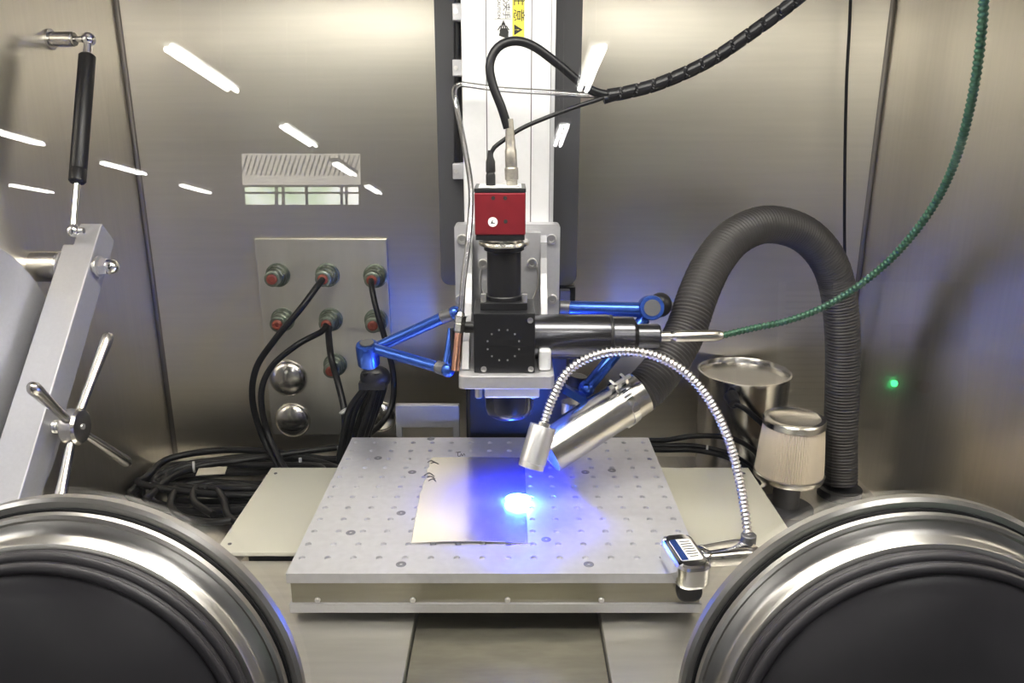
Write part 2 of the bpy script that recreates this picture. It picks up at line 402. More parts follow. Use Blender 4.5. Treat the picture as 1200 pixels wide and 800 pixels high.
BX0, BX1, BY0, BY1, ZP = -.212, .181, .6466, .966, .13
t = thing('breadboard', 'grey aluminium breadboard with a grid of tapped holes', 'breadboard', ((BX0+BX1)/2, (BY0+BY1)/2, .0883))
hx = [-.0162 + (i-7.5)*.025 for i in range(16)]; hy = [.674 + j*.025 for j in range(12)]
SPOTS = [(505,514),(443,536.5),(483,553),(470,601),(411,624),(470,661),(717,551),(686,553),(690,661),(640,632)]
g = G()
# top face: one cell per hole with a real bore
xe = [BX0] + [(hx[i]+hx[i+1])/2 for i in range(15)] + [BX1]; ye = [BY0] + [(hy[j]+hy[j+1])/2 for j in range(11)] + [BY1]
NH = 10; RH = .0034
for i in range(16):
    for j in range(12):
        cx, cy = hx[i], hy[j]; xa, xb, ya, yb = xe[i], xe[i+1], ye[j], ye[j+1]
        ang = [2*math.pi*k/NH for k in range(NH)]; outer = []
        for a in ang:
            dx, dy = math.cos(a), math.sin(a); s = 1e9
            if dx > 1e-9: s = min(s, (xb-cx)/dx)
            if dx < -1e-9: s = min(s, (xa-cx)/dx)
            if dy > 1e-9: s = min(s, (yb-cy)/dy)
            if dy < -1e-9: s = min(s, (ya-cy)/dy)
            outer.append((cx+dx*s, cy+dy*s))
        rim = [(cx+RH*math.cos(a), cy+RH*math.sin(a), ZP) for a in ang]
        deep = [(cx+.0027*math.cos(a), cy+.0027*math.sin(a), ZP-.0024) for a in ang]
        vs = [(p[0], p[1], ZP) for p in outer] + rim + deep + [(xa,ya,ZP),(xb,ya,ZP),(xb,yb,ZP),(xa,yb,ZP)]
        fs = []; c0 = 3*NH
        def edge(p):
            e = 1e-7
            return (abs(p[0]-xb) < e, abs(p[1]-yb) < e, abs(p[0]-xa) < e, abs(p[1]-ya) < e)
        for k in range(NH):
            k2 = (k+1) % NH; ea, eb = edge(outer[k]), edge(outer[k2]); f = [k]
            if not any(p and q for p, q in zip(ea, eb)):
                r_, u_ = (ea[0] or eb[0]), (ea[1] or eb[1]); f.append(c0 + ((2 if u_ else 1) if r_ else (3 if u_ else 0)))
            f += [k2, NH+k2, NH+k]; fs.append(tuple(f)); fs.append((NH+k, NH+k2, 2*NH+k2, 2*NH+k))
        fs.append(tuple(range(2*NH, 3*NH)))
        g.add(vs, fs)
zb = .1198
g.add([(BX0,BY0,zb),(BX1,BY0,zb),(BX1,BY1,zb),(BX0,BY1,zb),(BX0,BY0,ZP),(BX1,BY0,ZP),(BX1,BY1,ZP),(BX0,BY1,ZP)], [(0,3,2,1),(0,1,5,4),(1,2,6,5),(2,3,7,6),(3,0,4,7)])
obj('top_plate', g, M['plate'], t)
rs = obj('riser', G().box((BX0+.003, BY0+.002, .0976), (BX1-.003, BY1-.003, .1198)), M['riser'], t)
for px in (372, 483.6, 594.8, 704.8):
    p = at(px, 703, BY0)
    obj('screw', G().cyl((p.x, BY0+.002, .1012), (p.x, BY0-.001, .1012), .0027, 12, bev=.0006), M['bolt'], rs)
obj('base_plate', G().box((BX0+.001, BY0-.001, .0883), (BX1-.001, BY1-.002, .0976)), M['alu'], t)
for px, py in SPOTS:
    p = atz(px, py, ZP)
    obj('countersunk_bolt', G().lathe((p.x, p.y, ZP-.002), (0,0,1), [(.0050, 0), (.0050, .0022), (.0046, .0024), (.0016, .0024), (.0014, .0018), (0, .0018)], 20), M['spotbolt'], t)

# metal sample: thin sheet, torn left edge, slightly bowed
XA, XB, YA, YC = -.1035, .0158, .6996, .9005
nx, ny = 24, 30; g = G(); zt = []
rnd = random.Random(3)
def left(v): return XA + .006*(1-v)*0 + (-.0045 + .009*v)*-1*.6 + (.0012*math.sin(v*19)+.0010*math.sin(v*43+1)+.0016*rnd.random())*(v > .5) + .012*max(0, v-.55)
le = [left(j/ny) for j in range(ny+1)]
def sz(u, v): return ZP + .0012 + .0022*math.sin(math.pi*u)*(1-v*.7) + .0004*math.sin(7*v)
vs, fs = [], []
for lay in (0, 1):
    for j in range(ny+1):
        for i in range(nx+1):
            u, v = i/nx, j/ny; vs.append((le[j]+(XB-le[j])*u, YA+(YC-YA)*v, sz(u, v) - .0010*lay))
n1 = (nx+1)*(ny+1); Wd = nx+1
for j in range(ny):
    for i in range(nx):
        a = j*Wd+i; fs.append((a, a+1, a+1+Wd, a+Wd)); a += n1; fs.append((a, a+Wd, a+1+Wd, a+1))
g.add(vs, fs, True); fs = []
for j in range(ny):
    for i in (0, nx): a = j*Wd+i; fs.append((a, a+Wd, a+Wd+n1, a+n1))
for i in range(nx):
    for j in (0, ny): a = j*Wd+i; fs.append((a, a+1, a+1+n1, a+n1))
g.add(vs, fs, False)
t = thing('metal_sample', 'thin silver metal sheet with a torn left edge lying on the breadboard', 'metal sheet', ((XA+XB)/2, .80, ZP))
obj('sheet', g, M['sample'], t)
for k, (pa, pb, pc) in enumerate((((501,541),(505,539),(510,541)), ((505,542),(509,541),(514,543)), ((497,556),(503,553),(509,557)), ((500,558),(505,557),(510,560)), ((502,562),(507,560),(511,563)))):
    def zz(p): q = atz(*p, ZP+.0022); return V((q.x, q.y, sz(min(1, max(0, (q.x-XA)/(XB-XA))), (q.y-YA)/(YC-YA))+.0002))
    obj('ink_mark', G().sweep([zz(pa), zz(pb), zz(pc)], .0005, 6, .001), M['ink'], t)
tag(obj('ink_mark', G().sweep([atz(x, y, ZP+.0003) for x, y in ((534,530),(540,529.5),(537,530),(536.5,534),(539.5,534),(540.5,531.5),(542,534),(543.5,531.5),(545,533.5))], .0004, 6, .0008), M['ink']), 'tiny black ink scribble on the breadboard behind the metal sheet', 'ink mark')
# laser spot
sp = atz(607, 590, ZP)
t = thing('weld_spot', 'glowing white weld spot with blue light at the sheet edge', 'weld spot', (sp.x, sp.y, ZP))
obj('plume', G().ball((sp.x, sp.y, ZP+.0062), .006, sc=(2.3,1.5,.66)), M['weld'], t)
GLOW_W = 7.5
# ------------------------------------------------------------------ column, bracket, welding head, camera
t = thing('linear_actuator', 'tall white aluminium column with dark covers behind the welding head', 'column', (0, .96, .29))
CF = .915
x0, x1 = at(543, 200, CF).x, at(649, 200, CF).x
obj('body', G().box((x0, CF, .30), (x1, .968, .755)), M['aluw'], t, bevel=.002)
for px, wd in ((571, .0006), (622, .0006), (645, .0012)):
    x = at(px, 200, CF).x; obj('groove', G().box((x-wd, CF-.0004, .42), (x+wd, CF, .755)), M['darkbolt'], t)
xs0, xs1 = at(645, 150, CF).x, at(649.5, 150, CF).x
obj('edge_rail', G().box((xs0, CF-.003, .42), (xs1, CF-.0005, .755)), M['alu'], t)
pl = rrect(at(514, 200, .975).x, at(514, 333, .975).z, at(678, 200, .975).x, .755, .012)
obj('back_cover', G().prism(pl, (0, .97, 0), (1,0,0), (0,0,1), (0,1,0), .02), M['backing'], t)
for py in (15, 80, 200):
    c = at(538, py, .955)
    cl = obj('clip', G().box((c.x-.007, .945, c.z-.009), (c.x+.006, .969, c.z+.009)), M['alu'], t, bevel=.001)
    obj('screw', G().cyl((c.x-.003, .945, c.z), (c.x-.003, .943, c.z), .0025, 10), M['bolt'], cl)
obj('cable_track', G().sweep([at(536, y, .962) for y in (-40, 30, 90, 150, 210)], .004, 8), M['cable'], t)
obj('lower_strip', G().box((at(656,380,.96).x, .956, at(660,412,.96).z), (at(667,380,.96).x, .969, at(660,340,.96).z)), M['darkbolt'], t)
# stickers
def text_geo(s, size):
    cu = bpy.data.curves.new('t', 'FONT'); cu.body = s; cu.size = size; cu.align_x = 'CENTER'; cu.align_y = 'CENTER'
    ob = bpy.data.objects.new('t', cu); COL.objects.link(ob)
    dg = bpy.context.evaluated_depsgraph_get(); me = bpy.data.meshes.new_from_object(ob.evaluated_get(dg))
    vs = [v.co.copy() for v in me.vertices]; fs = [tuple(p.vertices) for p in me.polygons]
    bpy.data.objects.remove(ob); bpy.data.curves.remove(cu); bpy.data.meshes.remove(me); return vs, fs
def put_text(s, size, o, ex, ey, nm, parent, m):
    vs, fs = text_geo(s, size); g = G(); g.add([V(o)+V(ex)*p.x+V(ey)*p.y for p in vs], fs); return obj(nm, g, m, parent)
def P(px, py): return at(px, py, CF)
YS = CF-.0006
st = obj('sticker', G().box((P(578,20).x, YS, P(590,48).z), (P(615,20).x, CF, P(590,-40).z)), M['paper'], t); st['label'] = 'white and yellow warning sticker'
obj('yellow_band', G().box((P(600.5,20).x, YS-.0002, P(590,47).z), (P(614.5,20).x, YS, P(590,-40).z)), M['yellow'], st)
ex, ey = V((0,0,-1)), V((1,0,0))
for s, py, sz_ in (('意', 18, .0135), ('注', -1, .0135)):
    p = P(607.5, py); put_text(s, sz_, (p.x, YS-.0004, p.z), ex, ey, 'lettering', st, M['ink'])
p = P(607, 35); h = .0055
obj('warning_triangle', G().prism([(-h,-h*.75),(h,-h*.75),(0,h*.95)], (p.x, YS-.0003, p.z), ex, ey, (0,-1,0), .0002), M['ink'], st)
p = P(605.6, 35); put_text('!', .0065, (p.x, YS-.0007, p.z), ex, ey, 'lettering', st, M['yellow'])
for s, py in (('手', 17.5), ('夹', 8.5), ('心', -.5)):
    p = P(593, py); put_text(s, .0085, (p.x, YS-.0003, p.z), ex, ey, 'lettering', st, M['ink'])
p = P(584.5, 10); put_text('CAUTION', .0046, (p.x, YS-.0003, p.z), ex, ey, 'lettering', st, M['ink'])
obj('rule_line', G().box((P(578.5,0).x, YS-.0003, P(590,22.4).z), (P(600,0).x, YS, P(590,22).z)), M['ink'], st)
hd = P(590, 36); g = G()
for k, (xx, l0, l1, wd) in enumerate(((-.0045, 0, .0055, .0007), (-.0022, -.001, .0085, .0007), (0, -.001, .010, .0007), (.0022, -.001, .0085, .0007), (.0045, 0, .0055, .0007))):
    g.obox((hd.x+xx, YS-.0002, hd.z+(l0+l1)/2), (1,0,0), (0,1,0), (xx*-9,0,.06), wd, .0002, (l1-l0)/2)
g.prism([(-.005,-.005),(.0052,-.0085),(.0056,-.001),(.004,.0025),(-.003,.0025)], (hd.x, YS-.0004, hd.z), (1,0,0), (0,0,1), (0,1,0), .0003)
obj('hand_pictogram', g, M['ink'], st)

tag(obj('column_pedestal', G().box((-.062, .992, 0), (.082, 1.12, .33)).box((-.058,.98,.12),(.074,.9915,.27)), M['black'], bevel=.003), 'black pedestal under the white column, behind the lens', 'pedestal')
tag(obj('reflection_plate', G().box((at(463,480,1.03).x, 1.03, at(463,501,1.03).z), (at(538,480,1.03).x, 1.04, at(463,475,1.03).z)).box((at(463,480,1.03).x, 1.03, 0), (at(470,480,1.03).x, 1.04, at(463,500,1.03).z)).box((at(530,480,1.03).x, 1.03, 0), (at(538,480,1.03).x, 1.04, at(463,500,1.03).z)), M['alu'], bevel=.001), 'pale plate on legs standing in for a wall reflection behind the breadboard, left of the pedestal', 'bracket')  # pale plate put in for a bright reflection in the back wall

t = thing('head_bracket', 'silver aluminium bracket with shelf and ribs carrying the welding head', 'bracket', (-.006, .85, .274))
PF = .893
xa, xb = at(533, 300, PF).x, at(656, 300, PF).x; zt_ = at(600, 263, PF).z
obj('back_plate', G().prism(rrect(xa, .288, xb, zt_, .004), (0, PF, 0), (1,0,0), (0,0,1), (0,1,0), .021), M['alu'], t)
sx0, sx1 = at(537, 440, .755).x, at(650, 440, .755).x
obj('shelf', G().prism(rrect(sx0, .755, sx1, PF, .006), (0,0,.274), (1,0,0), (0,1,0), (0,0,1), .014), M['alu'], t, bevel=.001)
def rib(x, wd):
    pts = [(PF, .289), (.775, .289), (.79, .315)]
    for k in range(9):
        a = math.pi/2*k/8; pts.append((.79 + .085*math.sin(a)*1.0, .315 + .09*(1-math.cos(a)) ))
    pts += [(PF, .410)]
    return G().prism(pts, (x, 0, 0), (0,1,0), (0,0,1), (1,0,0), wd)
obj('rib', rib(at(545,380,.84).x, .007), M['alu'], t)
obj('rib', rib(at(634,380,.84).x, .007), M['alu'], t)
obj('stop_block', G().box((at(630,420,.80).x, .77, .2885), (sx1-.003, .86, .312)), M['aluw'], t, bevel=.003)
obj('pivot_plate', G().box((-.038, .878, .31), (.032, .8925, .415)), M['alu'], t)
for px, py in ((541.5,280), (646,280), (540,350), (647,350)):
    c = at(px, py, PF); o = obj('bolt', G().lathe((c.x, PF, c.z), (0,-1,0), [(.0058,0),(.0058,.004),(.0052,.0046),(.003,.0046),(.0028,.0025),(0,.0025)], 20), M['bolt'], t)
for px, py in ((566,309), (623.5,308)):
    c = at(px, py, .878); obj('bolt', G().lathe((c.x, .878, c.z), (0,-1,0), [(.0058,0),(.0058,.004),(.0052,.0046),(.003,.0046),(.0028,.0025),(0,.0025)], 20), M['bolt'], t)
for s in (-1, 1):
    pts = [V((-.003 + s*(.033*math.cos(a)), .8782, .362+.04*math.sin(a))) for a in [math.radians(-35+12*k) for k in range(7)]]
    obj('slot', G().sweep(pts, .0014, 8, .003), M['bolt'], t)

HX = at(591, 400, .80).x; HY = .798
t = thing('welding_head', 'black laser welding head with square beam cube and horizontal collimator', 'laser head', (HX, HY, .235))
cx0, cx1 = at(555, 400, .765).x, at(627, 400, .765).x
cb = obj('beam_cube', G().box((cx0, .765, .2885), (cx1, .83, .351)), M['black'], t, bevel=.0008)
cmx, cmz = (cx0+cx1)/2-.001, .318
for k in range(12):
    a = 2*math.pi*(k+.5)/12
    if k in (2, 3, 8, 9) or True: obj('cap_screw', G().cyl((cmx+.0165*math.cos(a), .765, cmz+.0165*math.sin(a)), (cmx+.0165*math.cos(a), .7642, cmz+.0165*math.sin(a)), .0010, 8), M['bolt'], cb)
for x, z in ((cx0+.010, .2925), (cx1-.004, .2925), (cx1-.005, .344)):
    obj('corner_screw', G().lathe((x, .765, z), (0,-1,0), [(.003,0),(.003,.0014),(.0016,.0014),(.0014,.0008),(0,.0008)], 14), M['bolt'], cb)
obj('tube_base', G().box((at(563,360,.78).x, .778, .3512), (at(618,360,.78).x, .826, .3585)), M['black'], t, bevel=.0006)
for s in (-1, 1): obj('base_screw', G().cyl((HX+s*.021, .785, .3586), (HX+s*.021, .785, .3665), .0028, 10), M['bolt'], t)
obj('lens_tube', G().lathe((HX, HY, .3586), (0,0,1), [(.0185,0),(.0185,.004),(.0175,.005),(.0175,.050),(.0205,.0515),(.0205,.056)], 48), M['black'], t)
obj('adapter_ring', G().lathe((HX, HY, .4147), (0,0,1), [(.0205,0),(.0255,.0005),(.0262,.0025),(.0255,.0045),(.018,.005),(.018,.0075)], 48), M['steel'], t)
ZC = .3175
def xat(px): return at(px, 393, HY).x
prof = [(0.0001,0),(.0236,0),(.0236,xat(711)-cx1),(.0212,xat(717)-cx1),(.0212,xat(717)-cx1+.0004),(.0212,xat(741)-cx1),(.0135,xat(747)-cx1),(.0135,xat(771)-cx1),(.0120,xat(773)-cx1),(0,xat(773)-cx1)]
obj('collimator', G().lathe((cx1, HY, ZC), (1,0,0), prof, 48), M['blackm'], t)
obj('collimator_joint', G().lathe((xat(713), HY, ZC), (1,0,0), [(.0222,0),(.0232,.001),(.0232,.003),(.0222,.004)], 48), M['black'], t)
obj('clamp_knob', G().cyl((cx0, .79, .33), (cx0-.011, .79, .33), .006, 14, bev=.001), M['black'], t)
fl = obj('lens_flange', G().box((at(568,455,.77).x, .762, .2615), (at(632,455,.77).x, .826, .2738)), M['aluw'], t, bevel=.002)
for px in (561, 625): 
    c = at(px, 463, .775); obj('hanging_bolt', G().cyl((c.x, .775, .2735), (c.x, .775, .2735-.016), .004, 12, bev=.001), M['bolt'], t)
obj('focus_lens', G().lathe((at(597,470,.795).x, .795, .2614), (0,0,-1), [(.0262,0),(.0262,.020),(.0245,.027),(.020,.0305),(.010,.0325),(0,.033)], 40, sharp=False), M['lens'], t)

lb_ = bpy.data.lights.new('added_glow_light', 'SPOT'); lb_.energy = GLOW_W; lb_.color = (.008,.010,1); lb_.shadow_soft_size = .012; lb_.spot_size = math.radians(118); lb_.spot_blend = 1.0; lb_.specular_factor = .05  # added lamp that spreads the blue weld glow over sheet and plate
lbo = bpy.data.objects.new('added_glow_light', lb_); COL.objects.link(lbo); lbo.parent = t; lbo.location = V((sp.x, .790, .224)) - V((HX, HY, .235))
lbo.rotation_euler = (0, 0, 0)

CX0, CX1, CY0, CY1, CZ0, CZ1 = at(556,245,.772).x, at(616,245,.772).x, .772, .824, .4235, .474
t = thing('industrial_camera', 'small red camera box on top of the black lens tube', 'camera', ((CX0+CX1)/2, HY, .4225))
obj('body', G().box((CX0, CY0, CZ0+.005), (CX1, CY1, CZ1-.004)), M['red'], t, bevel=.0015)
obj('front_cap', G().box((CX0+.0008, CY0+.001, CZ0), (CX1-.0008, CY1, CZ0+.005)).box((CX0+.008, CY0+.004, CZ0-.0012), (CX1-.008, CY1-.004, CZ0)), M['black'], t)
rc = obj('rear_cap', G().box((CX0-.0003, CY0-.0003, CZ1-.004), (CX1+.0003, CY1, CZ1)), M['black'], t, bevel=.0006)
obj('rear_label', G().box((CX0+.004, CY0+.006, CZ1), (CX1-.004, CY1-.006, CZ1+.0004)), M['paper'], rc)
for px in (577, 590, 606):
    c = at(px, 215, .79); obj('marking', G().box((c.x-.0025, .783, CZ1+.0004), (c.x+.0025, .787, CZ1+.0006)), M['ink'], rc)
for px, py in ((578,232), (592,232), (592.5,259.5)):
    c = at(px, py, CY0); obj('screw_hole', G().cyl((c.x, CY0+.0002, c.z), (c.x, CY0-.0003, c.z), .0020, 14), M['ink'], t)
c = at(577.5, 260, CY0); s = obj('round_sticker', G().cyl((c.x, CY0, c.z), (c.x, CY0-.0005, c.z), .0047, 24), M['paper'], t)
obj('sticker_mark', G().prism([(-.0022,-.0016),(-.0006,.0018),(.0004,.0016),(-.0004,-.0002),(.0022,-.0010),(.0022,-.0016)], (c.x, CY0-.0007, c.z), (1,0,0), (0,0,1), (0,1,0), .0002), M['ink'], s)

# plugs and camera cables
def cable(name, pts, r, label, m='cable', n=12, step=.006, rf=None, cat='cable', group=None, parent=None, **k):
    g = G().sweep(pts, r, n, step, rf, **k); o = obj(name, g, M[m], parent)
    return tag(o, label, cat, group) if parent is None else o
q0 = at(575, 214, HY)
t = thing('power_cable', 'thin black cable from the spiral bundle to the left plug of the red camera', 'cable', (q0.x, HY, CZ1))
obj('plug', G().lathe((q0.x, HY, CZ1+.0005), (0,0,1), [(.0048,0),(.0048,.010),(.0040,.012),(.0048,.0135),(.0046,.0235),(.0030,.028),(.0025,.034)], 20), M['black'], t)
obj('cord', G().sweep([at(575,184,HY), at(578,174,HY), at(592,163,.80), at(612,150,.805), at(640,138,.81), at(675,125,.82), at(700,117,.825), at(722,108,.83)], .0022, 10, .005), M['cable'], t)
q1 = at(600, 214, HY)
t = thing('signal_cable', 'thick black cable looping from the bundle into the silver plug of the camera', 'cable', (q1.x, HY, CZ1))
obj('plug', G().lathe((q1.x, HY, CZ1+.0005), (-.04,0,1), [(.0056,0),(.0056,.005),(.0068,.006),(.0068,.0165),(.0056,.018),(.0060,.019),(.0058,.034),(.0050,.036),(.0048,.044),(.0036,.064)], 20), M['nickel'], t)
obj('cord', G().sweep([at(595,150,HY), at(588,127,.798), at(577,98,.80), at(574,75,.802), at(583,56,.805), at(602,48,.808), at(625,54,.812), at(655,76,.818), at(688,103,.824), at(712,111,.828), at(735,108,.83)], .0044, 14, .005), M['cable'], t)
# spiral wrapped bundle
pit = .017
def spiral(L, a):
    f = (L/pit + a/(2*math.pi)) % 1
    return .0066 if f > .13 else .0054
bp = [at(712,112,.828), at(735,108,.83), at(775,97,.83), at(830,72,.83), at(880,39,.825), at(935,-2,.815), at(985,-48,.80), at(1040,-120,.79)]
t = thing('cable_bundle', 'black spiral-wrapped cable bundle hanging in from the top right of the column', 'cable bundle', bp[0])
obj('spiral_wrap', G().sweep(bp, .0066, 20, .0012, spiral, smooth=False), M['cable'], t)
obj('inner_core', G().sweep([p - V((.004,0,.0035)) for p in bp[:1]] + bp[1:], .0050, 10, .006), M['cable'], t)

# clear hose and copper nozzle
t = thing('gas_nozzle', 'copper gas nozzle with clear plastic tube, left of the beam cube', 'nozzle', at(533, 436, .775))
a, b = at(538.5, 385, .775), at(533.5, 434, .765)
obj('copper_tube', G().lathe(a, b-a, [(.0045,0),(.0045,(b-a).length),(.0034,(b-a).length),(.0034,.002)], 20), M['copper'], t)
obj('fitting', G().lathe(at(540, 366, .777), b-a, [(.003,0),(.0045,.003),(.0062,.0035),(.0062,.010),(.0050,.011),(.0058,.012),(.0058,.019),(.0046,.021)], 6, smooth=False), M['steel'], t)
obj('holder', G().cyl(at(531, 385, .785), at(533, 428, .785), .0036, 12), M['blackm'], t)
obj('clear_tube', G().sweep([at(540,368,.777), at(543,330,.785), at(549,280,.80), at(552,225,.83), at(545,175,.86), at(536,130,.885), at(532,108,.89), at(537,99,.888), at(552,100,.885), at(590,105,.875), at(640,108,.86), at(680,111,.845), at(712,112,.832)], .0030, 12, .004), M['tubing'], t)

# ------------------------------------------------------------------ fibre cable
t = thing('fibre_cable', 'green armoured fibre cable with silver connector at the collimator end', 'fibre cable', (xat(773), HY, ZC))
c0 = V((xat(773), HY, ZC))
obj('ferrule', G().lathe(c0, (1,0,.015), [(.0052,0),(.0052,.011),(.0030,.0115),(.0030,.0155)], 20), M['steel'], t)
Lc = xat(848)-xat(788)
obj('connector_sleeve', G().lathe((xat(787), HY, ZC+.0002), (1,0,.02), [(.003,0),(.0058,.004),(.0060,.008),(.0060,Lc-.008),(.0048,Lc-.002),(.0036,Lc)], 24, rf=lambda t_, h: 1+.05*math.sin(10*t_)), M['steel'], t)
fp = [V((xat(846), HY, ZC+.001)), at(880,385,.795), at(920,376.5,.79), at(960,362,.78), at(1000,339,.765), at(1040,307,.745), at(1075,268,.72), at(1103,225,.695), at(1124,175,.67), at(1140,110,.645), at(1149,50,.63), at(1153,-5,.62), at(1152,-70,.61), at(1148,-130,.60)]
obj('armour', G().sweep(fp, .0036, 14, .0011, lambda L, a: .0034+.0006*math.cos(2*math.pi*L/.0044)), M['greenarm'], t)

# ------------------------------------------------------------------ articulated arms
def arm_tube(p, q, r, parent, m='blue', nm='arm_tube'): return obj(nm, G().cyl(p, q, r, 20, bev=.0008), M[m], parent)
piv = at(432, 405, .86)
t = thing('articulated_arm', 'blue articulated arm with a round pivot, left of the welding head', 'support arm', piv - V((0,0,.022)))
obj('pivot', G().lathe(piv-V((0,.003,.024)), (0,-.25,1), [(.0085,0),(.0125,.004),(.0130,.014),(.0130,.027),(.0118,.030),(.0085,.0305)], 28), M['blue'], t)
obj('pivot_cap', G().lathe(piv+V((0,-.0105,.0062)), (0,-.25,1), [(.0080,0),(.0080,.0012),(0,.0014)], 24), M['darkbolt'], t)
e1, e2 = at(519, 372, .845), at(514, 430, .80)
d1 = (e1-piv).normalized(); d2 = (e2-piv).normalized()
arm_tube(piv+d1*.010+V((0,0,-.006)), e1, .0066, t); arm_tube(piv+d2*.010+V((0,-.004,0)), e2, .0062, t)
obj('collar', G().cyl(e1-d1*.002, e1+d1*.012, .0074, 18, bev=.001), M['darkbolt'], t)
obj('collar', G().cyl(e2-d2*.002, e2+d2*.010, .0070, 18, bev=.001), M['darkbolt'], t)
obj('ball_joint', G().ball(e2+d2*.013, .0078), M['blue'], t)
obj('ball_joint', G().ball(e1+d1*.015, .0080), M['blue'], t)
obj('link', G().cyl(at(524,427,.80), at(530,385,.815), .0048, 16), M['blue'], t)
obj('mount', G().cyl(e1+d1*.012, at(545,372,.86), .005, 14), M['darkbolt'], t)
jr = at(762, 363, .88)
t = thing('articulated_arm', 'blue articulated arm with a ring joint, behind the collimator', 'support arm', jr - V((0,0,.02)))
m0 = at(668, 361, .90)
obj('mount', G().cyl(at(655,360,.90), m0+V((.006,0,0)), .0085, 18, bev=.001), M['darkbolt'], t)
arm_tube(m0, jr+V((-.010,0,0)), .0088, t)
rj = obj('ring_joint', G().lathe(jr+V((0,.010,0)), (0,-1,.25), [(.0135,0),(.0145,.003),(.0145,.020),(.0135,.0225),(.0100,.0225)], 32), M['blue'], t)
obj('joint_cap', G().lathe(jr+V((0,-.0125,.0056)), (0,-1,.25), [(.0095,0),(.0095,.0008),(0,.001)], 24), M['darkbolt'], rj)
obj('back_knob', G().ball(jr+V((.014,.016,.002)), .014, sc=(1,1,1.05)), M['black'], t)
arm_tube(jr+V((-.006,.0,-.010)), at(690, 452, .84), .0075, t)
obj('ball_joint', G().ball(at(687, 455, .84), .010), M['blue'], t)
obj('clamp_lever', G().obox(at(673, 462, .82), (1,0,-.6), (0,1,0), (.6,0,1), .014, .006, .004), M['blue'], t)
obj('clamp_knob', G().cyl(at(676,452,.86), at(678,440,.86), .010, 16), M['black'], t)
obj('clamp_stem', G().cyl(at(668,470,.86), at(668,500,.86), .011, 20), M['steel'], t)

# ------------------------------------------------------------------ exhaust hose
t = thing('exhaust_hose', 'thick black corrugated hose arching from the steel suction tube to the floor', 'hose', at(985, 572, 1.05))
h0, h1 = at(641, 529, .79), at(749, 460, .835)
ax = (h1-h0).normalized(); Lh = (h1-h0).length
# suction tube with an obliquely seen open mouth
st_ = obj('suction_tube', G().lathe(h0, ax, [(.0240,.03),(.0240,0),(.0252,0),(.0252,Lh),(.0235,Lh)], 48), M['steel'], t)
obj('tube_bore', G().lathe(h0, ax, [(.0239,.001),(.0239,.06),(0,.06)], 40), M['seam'], t)
cc = h0+ax*(Lh*.80)
cl = obj('hose_clamp', G().lathe(cc, ax, [(.0256,0),(.0264,0),(.0264,.008),(.0256,.008)], 48), M['chrome'], t)
upv = (V((0,-.35,1)) - ax*ax.dot(V((0,-.35,1)))).normalized(); sd = ax.cross(upv)
for dx in (-.004, .010): obj('clamp_ear', G().obox(cc+upv*.031+ax*dx, ax, upv, sd, .0016, .007, .006), M['chrome'], cl)
obj('clamp_screw', G().cyl(cc+upv*.034-ax*.010, cc+upv*.034+ax*.018, .0026, 12), M['bolt'], cl)
obj('clamp_foot', G().obox(cc-upv*.030+ax*.006, ax, upv, sd, .007, .006, .007), M['chrome'], cl)
hp = [h1-ax*.012, h1+ax*.01, at(782,425,.86), at(803,388,.885), at(818,345,.91), at(836,307,.94), at(862,277,.97), at(898,263,1.0), at(938,272,1.03), at(966,298,1.05), at(981,335,1.065), at(987,390,1.07), at(987,450,1.07), at(985,510,1.065), at(985,545,1.06), at(985,566,1.055)]
obj('corrugated_hose', G().sweep(hp, .0235, 28, .00105, lambda L, a: .0228+.0013*math.sin(2*math.pi*L/.0046)), M['hose'], t)
obj('floor_collar', G().lathe((at(985,566,1.055).x, 1.055, 0), (0,0,1), [(.031,0),(.031,.012),(.026,.014)], 32), M['rubberg'], t)

# ------------------------------------------------------------------ gooseneck lamp
t = thing('gooseneck_lamp', 'silver gooseneck lamp with chrome base on the breadboard corner', 'lamp', atz(803, 655, ZP))
ha, hb = at(636.5, 499, .735), at(622, 548, .722)
hx_ = (hb-ha).normalized(); Lg = (hb-ha).length
obj('lamp_head', G().lathe(ha, hx_, [(.0100,.004),(.0110,.004),(.0112,0),(.0132,0),(.0135,.001),(.0135,Lg-.006),(.0130,Lg-.0055),(.0130,Lg),(.0110,Lg),(.0110,Lg-.002),(0,Lg-.002)], 40), M['satin'], t)
obj('head_socket', G().cyl(ha+hx_*.012, ha-hx_*.004, .0062, 20), M['steel'], t)
gp = [ha+hx_*.006, ha-hx_*.010, at(648,466,.737), at(663,438,.735), at(688,420,.733), at(722,411.5,.73), at(762,415,.725), at(800,434,.72), at(830,467,.715), at(853,513,.71), at(866,560,.707), at(873,600,.70), at(877,632,.69)]
obj('gooseneck', G().sweep(gp, .0046, 16, .0008, lambda L, a: .0042+.0008*math.cos(2*math.pi*L/.0042)), M['neck'], t)
bc = V((at(804,645,.645).x, .647, .143))
poly = rrect(-.0155, -.031, .0155, .031, .011, 6)
rot = math.radians(9); e1_ = V((math.cos(rot), math.sin(rot), 0)); e2_ = V((-math.sin(rot), math.cos(rot), 0))
bs = obj('base_block', G().prism(poly, bc-V((0,0,.0118)), e1_, e2_, (0,0,1), .024), M['chrome'], t, bevel=.004)
lb = obj('base_label', G().prism(rrect(-.0105, -.018, .0105, .018, .003), bc+V((0,0,.0123)), e1_, e2_, (0,0,1), .0003), M['paper'], bs)
obj('label_stripe', G().prism(rrect(-.0100, -.0175, -.0035, .0175, .001), bc+V((0,0,.0127)), e1_, e2_, (0,0,1), .0002), M['blue'], bs)
rr = random.Random(5)
